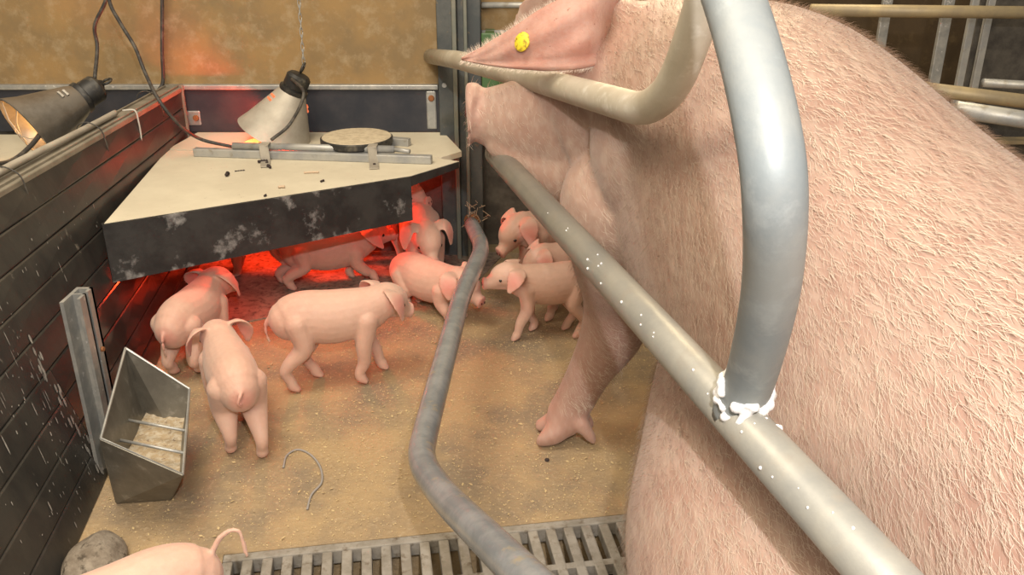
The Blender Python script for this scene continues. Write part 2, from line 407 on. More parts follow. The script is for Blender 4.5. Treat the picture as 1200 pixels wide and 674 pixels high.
# cap rail on top with two lips and an end cap
bm = bmesh.new()
box(bm, (XT - .055, 1.12, ZT - .012), (XT + .006, YB, ZT + .004), bev=.003)
box(bm, (XT - .012, 1.12, ZT + .002), (XT - .004, YB, ZT + .010))
box(bm, (XT - .055, 1.12, ZT + .002), (XT - .048, YB, ZT + .010))
obj('cap_rail', bm, 'panel_cap', wl)
obj('end_cap', newbox((XT - .056, YB - .03, ZT - .18), (XT + .009, YB - .022, ZT + .012)), 'panel_cap', wl)
bm = bmesh.new(); rs = random.Random(3)
for i in range(260):
    Y = 1.70 - abs(rs.gauss(0, .25)); z = rs.uniform(.02, .5)
    if Y < 1.1: continue
    if i > 235: Y = rs.uniform(1.75, 2.4); z = rs.uniform(.38, .52)
    L_ = rs.choice([.003, .004, .006, .008, .012, .02, .035]) * rs.uniform(.6, 1.2); wd = rs.uniform(.0007, .0024)
    if i < 30: Y = rs.uniform(1.66, 1.70); z = rs.uniform(.02, .35); L_ = .02; wd = .004
    pts = []
    for k in range(8):
        an = 2 * PI * k / 8; dy = math.cos(an) * wd + .25 * math.sin(an) * L_ * .5; dz = math.sin(an) * L_ * .5
        pts.append(bm.verts.new((wallx(Y + dy, max(z + dz, .004)) + .0014, Y + dy, max(z + dz, .004))))
    bm.faces.new(pts)
o = obj('dried_splash', bm, 'dried', wl); o['kind'] = 'stuff'
# far side of the neighbouring creep lid behind the plank wall
nl = obj('neighbour_lid', newbox((-2.3, 2.35, zb - .03), (XT - .06, YB - .01, zb - .008), bev=.003), 'lid', loc=(-1.7, 2.8, 0))
tag(nl, 'dusty beige board lid behind the plank wall under the orange lit lamp', 'lid')
obj('apron', newbox((-2.3, 2.33, zb - .17), (XT - .06, 2.35, zb - .01)), 'lid_edge', nl)
obj('side_board', newbox((-2.3, 2.35, 0), (-2.27, YB - .01, zb - .03)), 'board_dark', nl)
# ---- aluminium slot profile standing against the plank wall
pb, pt = W(133, 545, .02), W(108, 335, .38)
gp = empty('slot_profile', (-.90, 1.745, 0))
tag(gp, 'upright grey aluminium slot profile fixed to the plank wall beside the feed trough', 'profile')
zt_ = .44
Yc = 1.70
def pX(z): return xbot(Yc) - .012
def pr(name, off0, off1, y0, y1, m='alu', wall=False):
    bm = bmesh.new(); vs_ = []
    for z in (0.001, zt_):
        X = pX(z); x0_ = wallx(y0, z) if wall else X + off0
        vs_.append([bm.verts.new((x0_, y0, z)), bm.verts.new((X + off1, y0, z)), bm.verts.new((X + off1, y1, z)), bm.verts.new((x0_, y1, z))])
    bm.faces.new(vs_[0]); bm.faces.new(vs_[1])
    for j in range(4): bm.faces.new((vs_[0][j], vs_[0][(j + 1) % 4], vs_[1][(j + 1) % 4], vs_[1][j]))
    return obj(name, bm, m, gp)
pr('back_flange', -.0, .008, Yc - .03, Yc + .05)
pr('channel_web', .008, .034, Yc + .012, Yc + .017)
pr('channel_web', .008, .034, Yc + .042, Yc + .05)
pr('front_flange', .028, .034, Yc - .012, Yc + .017)
pr('front_flange', .028, .034, Yc + .025, Yc + .05)
b = bmesh.new(); lathe(b, [(.001, 0), (.006, 0), (.005, .005)], 10, Matrix.Translation((pX(.3) + .035, Yc + .034, .3)) @ Matrix.Rotation(PI / 2, 4, 'Y'))
obj('screw', b, 'rust', gp)
# ================================================================== SLATTED FLOOR
MT = Matrix(((ed.x, en.x, 0, E0.x), (ed.y, en.y, 0, E0.y), (0, 0, 1, 0), (0, 0, 0, 1)))
def grating(u0, u1, label):
    g = empty('slatted_floor_panel', MT @ Vector(((u0 + u1) / 2, .3, -.04))); bpy.context.view_layer.update()
    tag(g, label, 'floor grate', None)
    pitch = .037; n = int((u1 - u0 - .03) / pitch)
    p2 = (u1 - u0 - .02) / n
    obj('frame', newbox((u0, .0, -.035), (u1, .022, .0), MT, .003), 'slat', g)
    obj('frame', newbox((u0, .878, -.035), (u1, .9, .0), MT, .003), 'slat', g)
    for k in range(n + 1):
        c = u0 + .01 + k * p2
        obj('slat', newbox((c - .0105, .022, -.03), (c + .0105, .878, -.001), MT, .003), 'slat', g)
    bmr = bmesh.new()
    for k in range(n):
        c = u0 + .01 + (k + .5) * p2
        for j in range(7):
            v = .022 + (.115 if k % 2 else .165) * (j + 1) - (.0 if k % 2 else .05)
            if v < .86: box(bmr, (c - p2 / 2 + .009, v - .008, -.028), (c + p2 / 2 - .009, v + .008, -.002), MT)
    r_ = obj('rib', bmr, 'slat', g); r_['kind'] = 'stuff'
    return g
uL = (W(572, 640) - E0).dot(ed); 
grating(0, uL, 'grey cast floor grate along the bottom, left of the bent low tube')
grating(uL + .012, uL + .82, 'grey cast floor grate right of the bent low tube by the sow belly')
grating(uL + .83, uL + 1.6, 'grey cast floor grate underneath the sow')
# ================================================================== CREEP LID
LZ = zb - .004
fl = W(122, 262, LZ); fr = W(482, 206, LZ); fe = W(538, 189, LZ)
hl = W(196, 176, LZ); hr = W(506, 186, LZ)
def slab(name, poly, z0, z1, m, parent, hole=None):
    bm = bmesh.new()
    def loop(z):
        vs_ = [bm.verts.new((p[0], p[1], z)) for p in poly]
        es = [bm.edges.new((vs_[i], vs_[(i + 1) % len(vs_)])) for i in range(len(vs_))]
        hv = []
        if hole:
            cx, cy, r = hole
            hv = [bm.verts.new((cx + r * math.cos(2 * PI * k / 32), cy + r * math.sin(2 * PI * k / 32), z)) for k in range(32)]
            es += [bm.edges.new((hv[i], hv[(i + 1) % 32])) for i in range(32)]
        bmesh.ops.triangle_fill(bm, edges=es, use_beauty=True)
        return vs_, hv
    a, ah = loop(z0); b, bh = loop(z1)
    for A, B in ((a, b), (ah, bh)):
        for i in range(len(A)): bm.faces.new((A[i], A[(i + 1) % len(A)], B[(i + 1) % len(A)], B[i]))
    return obj(name, bm, m, parent)
HC = (W(322, 168, LZ).x, W(322, 168, LZ).y - .0, .105)
lid = empty('creep_lid', ((fl.x + fe.x) / 2, 2.7, 0))
tag(lid, 'dusty beige creep cover with a black splashed front board over the piglet nest', 'lid')
bl = W(232, 157, LZ); br = W(520, 155, LZ); rr_ = W(541, 178, LZ)
slab('front_board', [fl, fr, fe, hr + Vector((.03, 0, 0)), hl], LZ - .018, LZ, 'lid', lid)
back_poly = [hl + Vector((.0, .006, 0)), hr + Vector((.03, .008, 0)), rr_, Vector((br.x, YB - .004, 0)), Vector((XT + .03, YB - .004, 0))]
slab('back_board', back_poly, LZ - .016, LZ + .002, 'lid', lid, HC)
def apron(p, q, h0, h1, th=.02):
    bm = bmesh.new(); d = (q - p).normalized(); nn = Vector((-d.y, d.x, 0)) * th
    v = []
    for (c, h) in ((p, h0), (q, h1)):
        for o_ in (Vector((0, 0, 0)), nn):
            v.append(bm.verts.new((c.x + o_.x, c.y + o_.y, LZ - .001))); v.append(bm.verts.new((c.x + o_.x, c.y + o_.y, LZ - h)))
    for f in ((0, 1, 5, 4), (2, 6, 7, 3), (0, 2, 3, 1), (4, 5, 7, 6), (0, 4, 6, 2), (1, 3, 7, 5)): bm.faces.new([v[i] for i in f])
    return bm
obj('apron', apron(fl + Vector((0, -.012, 0)), fr + Vector((0, -.012, 0)), .158, .135), 'lid_edge', lid)
obj('apron', apron(fr + Vector((0, -.006, 0)), fe + Vector((0, -.006, 0)), .03, .02, .012), 'lid_edge', lid)
obj('apron', apron(W(500, 186, LZ) + Vector((0, -.0, .0)), rr_, .02, .02, .01), 'lid_edge', lid)
obj('side_light_baffle', newbox((fl.x + .0, fl.y + .03, LZ - .13), (fl.x + .015, YB - .05, LZ - .016)), 'board_dark', lid)  # added board, deepened to keep red lamp light off the upper wall
# pipes lying on the lid
def along(x0, y0, x1, y1, z, r, name, m, label, cat='pipe', square=False):
    a, b = W(x0, y0, z), W(x1, y1, z)
    if square:
        d = (b - a); L_ = d.length; mt = Matrix.Translation(a) @ d.to_track_quat('X', 'Z').to_matrix().to_4x4()
        o = obj(name, newbox((0, -r, -r), (L_, r, r), mt, .003), m, loc=a)
    else: o = obj(name, newtube([a, b], r, 14, 1), m, smooth=True, loc=a); 
    tag(o, label, cat); return o
along(228, 178, 506, 187, LZ + .013, .013, 'hinge_bar', 'steel', 'longest grey square bar lying across the seam of the dusty lid', 'bar', True)
along(273, 171, 462, 175, LZ + .036, .0115, 'round_pipe', 'steel', 'round grey pipe on the lid in front of the hanging lamp')
o = along(462, 175, 480, 177.5, LZ + .036, .007, 'pipe_end', 'steel', 'thin grey rod end poking out of the round pipe', 'rod')
along(455, 165, 480, 167, LZ + .014, .013, 'short_bar', 'steel', 'short grey square bar under the right side of the round plug', 'bar', True)
for (x, y, l) in ((309, 166, 'grey steel strap over the bars with dark scraps at its foot'), (436, 168, 'grey steel strap with a keyhole, right of the other strap')):
    a = W(x, y + 4, LZ + .05); c = W(x, y + 27, LZ + .006)
    bm = bmesh.new(); wd = .014
    for (p, q) in ((Vector((a.x, a.y + .03, LZ + .05)), Vector((a.x, a.y - .005, LZ + .05))), (Vector((a.x, a.y - .005, LZ + .05)), Vector((a.x + .004, a.y - .012, LZ + .004))), (Vector((a.x + .004, a.y - .012, LZ + .004)), Vector((c.x + .008, c.y - .015, LZ + .004)))):
        d = q - p; mt = Matrix.Translation(p) @ d.to_track_quat('X', 'Z').to_matrix().to_4x4()
        box(bm, (-.001, -wd, -.002), (d.length + .001, wd, .002), mt)
    o = obj('strap', bm, 'lamp_metal', loc=(a.x, a.y, LZ + .002)); tag(o, l, 'strap')
    b = bmesh.new(); lathe(b, [(.001, 0), (.005, 0), (.004, .003)], 10, Matrix.Translation((c.x + .004, (a.y + c.y) / 2 - .01, LZ + .006)))
    obj('bolt', b, 'dark_scrap', o)
# round plug
dc = W(418, 162, LZ + .045)
bm = bmesh.new(); lathe(bm, [(.112, 0), (.116, .004), (.116, .02), (.113, .023)], 40, Matrix.Translation((dc.x, dc.y, LZ + .028)))
o = obj('round_plug', bm, 'black_plastic', loc=(dc.x, dc.y, LZ + .028)); tag(o, 'round black-edged board plug dusted with beige bedding on the lid', 'disc')
bm = bmesh.new(); lathe(bm, [(.001, .0265), (.06, .0262), (.110, .0245), (.112, .0215)], 40, Matrix.Translation((dc.x, dc.y, LZ + .028)), cap=False)
obj('dust_layer', bm, 'disc_top', o)
# small debris on the lid
def scrap(name, x, y, ln, r, m, label, ang, cat='debris'):
    p = W(x, y, LZ + r); d = Vector((math.cos(ang), math.sin(ang), 0)) * ln / 2
    bm = bmesh.new(); q = spline([p - d, p + Vector((0, r * .6, 0)), p + d], 4); tube(bm, q, [r * (.7 + .3 * math.sin(3 * i)) for i in range(len(q))], 8)
    o = obj(name, bm, m, smooth=True, loc=p); tag(o, label, cat); return o
scrap('dropping', 266, 204, .018, .007, 'dark_scrap', 'dark pellet with a pale top, leftmost scrap on the lid', 1.6)
scrap('twig', 281, 200, .03, .002, 'dark_scrap', 'thin dark twig right of the leftmost pellet on the lid', .4, 'twig')
scrap('dark_scraps', 308, 189, .03, .006, 'dark_scrap', 'dark crumbled scraps at the foot of the left strap', .3)
scrap('dark_scraps', 315, 195, .022, .006, 'dark_scrap', 'dark clump just right of the scraps under the left strap', 2.2)
scrap('dry_stub', 365, 202, .045, .004, 'dry_tail', 'pale straight dry stub lying on the middle of the lid', .1)
scrap('dark_scraps', 378, 212, .014, .004, 'dark_scrap', 'small dark tangle right of the pale dry stub', .9)
scrap('pale_chip', 330, 219, .018, .005, 'dry_tail', 'small pale chip near the front edge of the lid', .2)
scrap('dark_scraps', 311, 229, .01, .004, 'dark_scrap', 'tiny dark crumb at the front edge of the lid', 1.2)
# ================================================================== HEAT LAMPS
def shade_lamp(name, rim_c, apex, r_rim, r_neck, label, shade_m, glow, energy, gcol):
    rim_c, apex = Vector(rim_c), Vector(apex); ax = (apex - rim_c); L_ = ax.length; ax.normalize()
    e = empty(name, rim_c); tag(e, label, 'lamp'); bpy.context.view_layer.update()
    mt = Matrix.Translation(rim_c) @ ax.to_track_quat('Z', 'Y').to_matrix().to_4x4()
    bm = bmesh.new()
    lathe(bm, [(r_rim, 0), (r_rim + .003, .002), (r_rim * .86, L_ * .16), (r_neck * 1.25, L_ * .66), (r_neck, L_ * .74), (r_neck - .003, L_ * .74), (r_rim * .84, L_ * .16), (r_rim - .003, .0)], 40, mt, cap=False)
    o = obj('shade', bm, shade_m, e); smooth_angle(o, 50)
    bm = bmesh.new(); lathe(bm, [(r_neck * 1.12, L_ * .70), (r_neck * 1.18, L_ * .72), (r_neck * 1.18, L_ * .76), (r_neck * 1.05, L_ * .77)], 28, mt); smooth_angle(obj('collar', bm, 'black_plastic', e), 30)
    bm = bmesh.new(); lathe(bm, [(r_neck * .95, L_ * .77), (r_neck * 1.0, L_ * .80), (r_neck * 1.0, L_ * .94), (r_neck * .8, L_ * .98), (r_neck * .3, L_ * 1.0)], 28, mt); smooth_angle(obj('socket', bm, 'black_plastic', e), 30)
    bm = bmesh.new(); tube(bm, [mt @ Vector((.016 * math.cos(a_), 0, L_ * 1.02 + .016 + .016 * math.sin(a_))) for a_ in [2 * PI * i / 14 for i in range(15)]], .004, 8)
    obj('hanging_eye', bm, 'black_plastic', e, True)
    bm = bmesh.new(); sphere(bm, (0, 0, 0), .045, 16, (1, 1, 1.2))
    for v in bm.verts: v.co = mt @ (v.co + Vector((0, 0, L_ * .30)))
    obj('bulb', bm, glow, e, True)
    for k in range(6):
        a_ = 2 * PI * k / 6; bm = bmesh.new()
        tube(bm, [mt @ Vector((r_rim * .97 * math.cos(a_), r_rim * .97 * math.sin(a_), .01)), mt @ Vector((r_rim * .5 * math.cos(a_), r_rim * .5 * math.sin(a_), -.012)), mt @ Vector((0, 0, -.018))], .0018, 6)
        obj('guard_wire', bm, 'steel', e)
    # small raised louvres for the vent slots; bulb glow imitated by emission
    for a_ in (2.2, 5.1):
        for dz in (.52, .58):
            bm = bmesh.new(); rr = r_neck * 1.25 + (r_rim * .86 - r_neck * 1.25) * (.66 - dz) / .5
            box(bm, (rr - .004, -.012, dz * L_ - .004), (rr + .004, .012, dz * L_ + .002), mt @ Matrix.Rotation(a_, 4, 'Z'))
            obj('louvre', bm, 'vent_glow' if energy == 0 else shade_m, e)
    if energy: light(name + '_light', 'POINT', mt @ Vector((0, 0, L_ * .2)), energy, gcol, .04)
    return e, mt, L_
rim = Vector((HC[0] + .004, HC[1], LZ + .028)); apex = WY(352, 86, HC[1] + .0)
lampA, mtA, LA = shade_lamp('heat_lamp', rim, apex, .125, .040, 'pale grey conical heat lamp hanging by a chain over the glowing lid hole', 'lamp_metal', 'red_bulb', 0, (1, .10, .03))
light('heat_lamp_down_light', 'POINT', (HC[0] + .0, HC[1] - .0, LZ - .06), 20, (1, .045, .012), .05)
rimB = WY(40, 160, 2.62) + Vector((-.02, 0, .01)); apB = WY(118, 100, 2.80)
lampB, mtB, LB = shade_lamp('heat_lamp', rimB, apB, .115, .042, 'shiny grey heat lamp with black socket lying tilted behind the plank wall', 'lamp_shiny', 'orange_bulb', 3, (1, .5, .15))
obj('switch_box', newbox((apB.x - .055, apB.y - .03, apB.z - .03), (apB.x + .0, apB.y + .03, apB.z + .012), bev=.006), 'black_plastic', lampB)
# chain
bm = bmesh.new(); top = Vector((WY(355, 0, HC[1] + .03).x, HC[1] + .03, 1.75)); bot = apex + (mtA.to_3x3() @ Vector((0, 0, .03)))
nlk = 46; dch = (top - bot)
ch = empty('chain', bot); tag(ch, 'thin steel link chain holding up the pale grey heat lamp', 'chain'); bpy.context.view_layer.update()
src = None
for k in range(nlk):
    c = bot + dch * ((k + .5) / nlk); Lk = dch.length / nlk * .72
    if src is None:
        b = bmesh.new(); pts = [Vector((.0045 * math.cos(a_), 0, Lk * math.sin(a_))) for a_ in [2 * PI * i / 12 for i in range(13)]]; tube(b, pts, .0013, 6)
        src = obj('chain_link', b, 'steel', None, True); o = src
    else: o = src.copy(); C.objects.link(o)
    o.parent = ch; o.location = c - bot; o.rotation_euler = (0, 0, (k % 2) * PI / 2 + .4)
# cables
def cable(pts, r, label, m='cable', name='power_cable', cat='cable'):
    o = obj(name, newtube(pts, r, 8, 8), m, smooth=True, loc=pts[0]); tag(o, label, cat); return o
YC = 2.9
cable([apex + Vector((-.02, -.04, -.01)), WY(356, 110, YC - .13), WY(340, 145, YC - .15), WY(318, 164, YC - .2)], .005, 'dark cable curving down the front of the pale grey lamp shade')
cable([WY(128, -40, 2.8), WY(128, 0, 2.8), WY(141, 27, 2.8), WY(158, 55, 2.8), WY(170, 85, 2.78), WY(186, 117, 2.7), WY(210, 146, 2.72), WY(235, 163, 2.8), WY(272, 172, 2.8)], .0055, 'long dark cable hanging across the plank wall top to the lid')
cable([WY(132, -40, 2.95), WY(124, 0, 2.95), WY(111, 30, 2.95), WY(114, 55, 2.95), WY(111, 92, 2.86)], .006, 'dark cable bending down into the top of the shiny lamp socket')
cable([WY(189, -60, YB - .03), WY(190, 0, YB - .03), WY(190, 60, YB - .03), WY(191, 95, YB - .03), WY(184, 108, YB - .05)], .0065, 'straight vertical dark cable on the brown board, right of the bent ones')
cable([apB + Vector((-.05, -.03, 0)), WY(70, 118, 2.7), WY(55, 145, 2.6), WY(35, 172, 2.5), WY(10, 190, 2.4), WY(-20, 192, 2.3)], .007, 'dark cable running down the left side of the shiny lamp')
# light conduit along the cap rail with wire ties
pts = [Vector((XT - .035, Y, ZT + .02 + .004 * math.sin(Y * 7))) for Y in (1.3, 1.7, 2.0, 2.3, 2.5)] + [Vector((XT - .035, 2.62, ZT + .016))]
cable(pts, .009, 'pale grey conduit tied along the top of the plank wall', 'lamp_metal', 'conduit', 'conduit')
for (Y, hang, l) in ((1.98, .06, 'nearest wire tie knotted over the plank wall cap'), (2.42, .05, 'middle thin wire tie over the plank wall cap'), (2.66, .10, 'frayed pale string tie hanging from the cap near the far end'), (2.85, .05, 'farthest wire tie on the plank wall cap')):
    m_ = 'white_cord' if 'pale' in l else 'cable'
    pts = [Vector((XT - .062, Y + .01, ZT - .03)), Vector((XT - .058, Y, ZT + .02)), Vector((XT - .03, Y, ZT + .034)), Vector((XT + .004, Y, ZT + .016)), Vector((XT + .014, Y, ZT - .02)), Vector((XT + .013, Y + .008, ZT - hang))] if m_ == 'cable' else [Vector((XT - .03, Y, ZT + .014)), Vector((XT + .006, Y, ZT + .014)), Vector((XT + .012, Y, ZT - .02)), Vector((XT + .011, Y + .004, ZT - .055)), Vector((XT + .011, Y - .004, ZT - .085))]
    cable(pts, .0018 if m_ == 'cable' else .0026, l, m_, 'wire_tie', 'tie')
# ================================================================== TROUGH
tr = empty('feed_trough', W(165, 560)); tag(tr, 'grey steel piglet feed trough with two cross rods against the plank wall', 'trough'); bpy.context.view_layer.update()
TH = .24
A = W(147, 408, TH + .03); B = W(222, 456, TH * .72); Cc = W(214, 556, TH * .62); Dd = W(118, 514, TH * .9)
a_ = W(175, 500, .0); a2 = Vector((A.x + .035, A.y - .01, .004)); b2_ = Vector((B.x - .025, B.y - .03, .004)); c2 = W(200, 585, .004); d2 = W(137, 589, .004)
inn = lambda p, q, k: p.lerp(q, k)
def sheet(pts, name, m='trough', th=.003):
    bm = bmesh.new(); v = [bm.verts.new(p) for p in pts]; f = bm.faces.new(v); bm.normal_update(); n_ = f.normal.copy()
    v2 = [bm.verts.new(p - n_ * th) for p in pts]; bm.faces.new(v2[::-1]); k = len(pts)
    for i in range(k): bm.faces.new((v[i], v2[i], v2[(i + 1) % k], v[(i + 1) % k]))
    return obj(name, bm, m, tr)
# V-bottom hopper body with triangular end plates
low1 = Vector(((a2.x + b2_.x) / 2, (a2.y + b2_.y) / 2, .05)); low2 = (c2 + d2) / 2; low2.z = .05
sheet([A, a2, b2_, B], 'end_plate')
sheet([Dd, Cc, c2, d2], 'end_plate')
sheet([A, Dd, d2, a2], 'side_plate')
sheet([B, b2_, c2, Cc], 'side_plate')
sheet([a2, d2, c2, b2_], 'base_plate')
fm = bmesh.new(); fz = .105
def mixp(p, q, z): k = (z - p.z) / (q.z - p.z); return p.lerp(q, k)
q = [mixp(a2, A, fz), mixp(b2_, B, fz), mixp(c2, Cc, fz), mixp(d2, Dd, fz)]
N_ = 10; grid = [[None] * (N_ + 1) for _ in range(N_ + 1)]
for i in range(N_ + 1):
    for j in range(N_ + 1):
        p = q[0].lerp(q[1], i / N_).lerp(q[3].lerp(q[2], i / N_), j / N_); p = p + Vector((0, 0, random.uniform(-.002, .003)))
        grid[i][j] = fm.verts.new(p)
for i in range(N_):
    for j in range(N_): fm.faces.new((grid[i][j], grid[i + 1][j], grid[i + 1][j + 1], grid[i][j + 1]))
o = obj('feed', fm, 'feed', None, True, loc=q[0]); tag(o, 'layer of pale mealy feed in the bottom of the steel trough', 'feed', kind='stuff')
for k in (.42, .72):
    p = mixp(a2.lerp(d2, k), A.lerp(Dd, k), .150); r_ = mixp(b2_.lerp(c2, k), B.lerp(Cc, k), .138)
    obj('cross_rod', newtube([p, r_], .0035, 8, 1), 'alu', tr, True)
obj('rim_bead', newtube([A, B, Cc, Dd, A], .003, 6, 1), 'alu', tr)
# ================================================================== TUBES OF THE CRATE
RR = .025
ra = D(588, 188, 1.95); rb = D(1062, 706, .70)
dirr = (rb - ra).normalized()
rl = empty('crate_rail', ra + dirr * .9); tag(rl, 'long galvanised crate rail running diagonally in front of the sow flank', 'rail'); bpy.context.view_layer.update()
obj('rail_tube', newtube([ra - dirr * .06, rb + dirr * .5], RR, 28, 1), 'rail', rl, True)
jn = ra + (rb - ra) * (((D(882, 472, .96) - ra).dot(rb - ra)) / (rb - ra).length_squared)
jd = (D(915, 205, .69) - jn)
pts = spline([jn, jn.lerp(D(884, 430, .90), .9), D(903, 340, .79), D(908, 235, .705), D(897, 140, .70), D(868, 25, .74), D(835, -60, .80), D(800, -120, .9)], 8)
lp = empty('hoop_tube', jn); tag(lp, 'thick bluish galvanised hoop tube rising from the rail, nearest the camera', 'tube'); bpy.context.view_layer.update()
bm = bmesh.new(); tube(bm, pts, RR * 1.02, 28); obj('tube', bm, 'blue_rail', lp, True)
# weld bead with white crust
bm = bmesh.new(); rs = random.Random(5)
wd_ = (pts[6] - pts[0]).normalized()
for k in range(60):
    an = rs.uniform(0, 2 * PI); hgt = rs.uniform(.018, .05)
    s = wd_.cross(dirr).normalized(); u = wd_.cross(s).normalized()
    p = jn + wd_ * hgt * 1.0 + (s * math.cos(an) + u * math.sin(an)) * RR * 1.03
    sphere(bm, p, rs.uniform(.003, .008), 8, (1, 1, 1))
for k in range(26):
    s = wd_.cross(dirr).normalized(); p = jn + dirr * rs.uniform(-.03, .055) + (s * rs.uniform(-.9, .9) + wd_ * .75).normalized() * RR
    sphere(bm, p, rs.uniform(.002, .006), 8)
wl_ = fuse('weld_crust', bm, .0022, 2, 'white_mud', (0, 0, 0)); wl_.parent = lp; wl_.location = -jn
# white drips on rail
bm = bmesh.new()
for k in range(26):
    kk = rs.uniform(.3, .98); s = Vector((-.6, -.5, .6)).normalized(); s = (s - dirr * s.dot(dirr)); s.normalize(); u = s.cross(dirr)
    p = ra.lerp(rb, kk) + (s + u * rs.uniform(-.7, .7)).normalized() * RR
    sphere(bm, p, rs.uniform(.0008, .0024), 6)
o = obj('paint_speck', bm, 'white_mud', rl, True); o['kind'] = 'stuff'
# upper bent bar
pts = bent([WY(505, 66, YB - .02), D(535, 70, 2.5), D(620, 91, 1.86), D(756, 130, 1.32), D(790, 104, 1.24), D(824, 10, 1.14), D(838, -60, 1.08)], .05)
ub = obj('bent_neck_bar', None or (lambda b: (tube(b, pts, RR, 24), b)[1])(bmesh.new()), 'cream_rail', smooth=True, loc=pts[0]); tag(ub, 'cream coated bent tube crossing the sow neck and rising to the top', 'tube')
# low protection bar
pts = bent([WY(552, 262, YB - .06), D(553, 264, 2.9), D(566, 291, 2.66), D(541, 346, 2.34), D(500, 500, 1.70), D(491, 540, 1.57), D(520, 582, 1.40), D(640, 700, .98), D(700, 760, .86)], .09)
lb = empty('low_guard_bar', D(500, 500, 1.7)); tag(lb, 'bent grey steel guard bar running low above the floor in the middle', 'tube'); bpy.context.view_layer.update()
bm = bmesh.new(); tube(bm, pts, .0245, 22); obj('tube', bm, 'dirty_tube', lb, True)
bm = bmesh.new(); sphere(bm, WY(553, 258, YB - .075), .03, 10, (1, .5, .9)); obj('clamp', bm, 'rust', lb)
# frayed straw stuck on the clamp
bm = bmesh.new()
for k in range(26):
    p = WY(556, 252, YB - .10) + Vector((rs.uniform(-.03, .04), rs.uniform(-.01, .01), rs.uniform(-.04, .05)))
    q_ = p + Vector((rs.uniform(-.03, .03), rs.uniform(-.01, .01), rs.uniform(-.03, .03))); tube(bm, [p, q_], .0012, 4)
o = obj('straw_tuft', bm, 'dry_tail', loc=WY(556, 252, YB - .1)); tag(o, 'tuft of dry straw caught where the low bar meets the post', 'straw', kind='stuff')
# background pens on the right, real tubes beyond the partition line
def bgtube(x0, y0, x1, y1, t0, t1, r, m, label, name='pen_tube', cat='tube'):
    a, b = D(x0, y0, t0), D(x1, y1, t1); o = obj(name, newtube([a, b], r, 12, 1), m, smooth=True, loc=a); tag(o, label, cat); return o
bgtube(950, 12, 1330, 16, 2.9, 2.9, .020, 'tan_tube', 'tan horizontal pen tube at the very top right behind the sow back')
bgtube(1050, 100, 1330, 135, 2.6, 2.6, .020, 'tan_tube', 'second tan pen tube at the right edge, touching the sow back outline')
bgtube(1152, 97, 1330, 107, 2.9, 2.95, .014, 'steel', 'short grey pen tube end just above the second tan tube')
bgtube(1120, 128, 1330, 160, 2.3, 2.3, .022, 'steel', 'shiny grey curved trough edge tube at the right edge, lowest one')
for (x, l, wd, m_) in ((1112, 'light grey upright strip crossing the top tan tube', .018, 'alu'), (1143, 'left of two thin upright pen slats on the right', .012, 'steel'), (1162, 'right of two thin upright pen slats on the right', .012, 'steel'), (1040, 'grey upright strip by the crest of the sow back', .016, 'alu')):
    a = D(x, 0, 3.05); o = obj('pen_upright', newbox((a.x - wd, a.y - .01, 0), (a.x + wd if m_ == 'alu' else a.x + wd, a.y + .01, 1.4), bev=.002), m_, loc=(a.x, a.y, 0)); tag(o, l, 'upright')
a = D(1180, 30, 3.15); o = obj('pen_board', newbox((a.x - .10, a.y + .02, 0), (a.x + .5, a.y + .04, .95), bev=.003), 'board_dark', loc=(a.x + .2, a.y + .03, 0)); tag(o, 'dark brown pen board between the uprights at the top right', 'board')
# pole at the lower left corner
a = W(10, 640, .12); pl = obj('corner_pole', newtube([Vector((a.x - .03, a.y - .03, 0)), Vector((a.x - .03, a.y - .03, .62))], .022, 16, 1), 'steel', smooth=True, loc=(a.x - .03, a.y - .03, 0)); tag(pl, 'grey rust-stained upright pole at the lower left corner', 'pole')
# rounded lump
p = W(114, 665, 0); bm = bmesh.new(); bmesh.ops.create_icosphere(bm, subdivisions=4, radius=1)
for v in bm.verts:
    n_ = 1 + .05 * math.sin(v.co.x * 5 + v.co.y * 3) + .03 * math.sin(v.co.z * 9 + v.co.x * 7); v.co = Vector((v.co.x * .056 * n_, v.co.y * .075 * n_, max(v.co.z, -.2) * .05 * n_)) + p + Vector((0, 0, .009))
o = obj('stone', bm, 'stone', smooth=True, loc=p); tag(o, 'rounded mottled grey-brown stone at the foot of the plank wall', 'stone')
# string on floor
o = obj('string', newtube([W(332, 548, .003), W(336, 534, .003), W(349, 527, .003), W(364, 533, .003), W(375, 547, .003), W(377, 565, .003), W(365, 580, .003), W(360, 597, .003)], .0025, 6, 8), 'twine', smooth=True, loc=W(350, 550)); tag(o, 'thin curled piece of grey twine on the floor', 'string')
# sawdust crumbs
bm = bmesh.new(); rs = random.Random(11)
for i in range(14000):
    x = rs.uniform(-.95, .5); y = rs.uniform(1.4, 2.9)
    if x < xbot(y) + .02 or (Vector((x, y, 0)) - E0).dot(en) > -.004: continue
    s = rs.uniform(.0010, .0028) * (1 if rs.random() < .95 else 2.2); an = rs.uniform(0, PI); dx, dy = math.cos(an) * s, math.sin(an) * s; z = rs.uniform(.001, .003)
    bm.faces.new([bm.verts.new((x - dx, y - dy, z)), bm.verts.new((x + dy * .5, y - dx * .5, z + rs.uniform(0, .002))), bm.verts.new((x + dx, y + dy, z + .001)), bm.verts.new((x - dy * .5, y + dx * .5, z))])
o = obj('sawdust', bm, 'crumb', loc=(0, 2, 0)); tag(o, 'pale sawdust crumbs strewn over the concrete floor', 'sawdust', kind='stuff')
# small dark spots by sow foot
for (x, y, l) in ((641, 539, 'small dark dropping on the floor just below the sow foot'),):
    b = bmesh.new(); sphere(b, W(x, y, .003), .006, 8, (1, 1, .6)); o = obj('dropping', b, 'dark_scrap', loc=W(x, y)); tag(o, l, 'dropping')
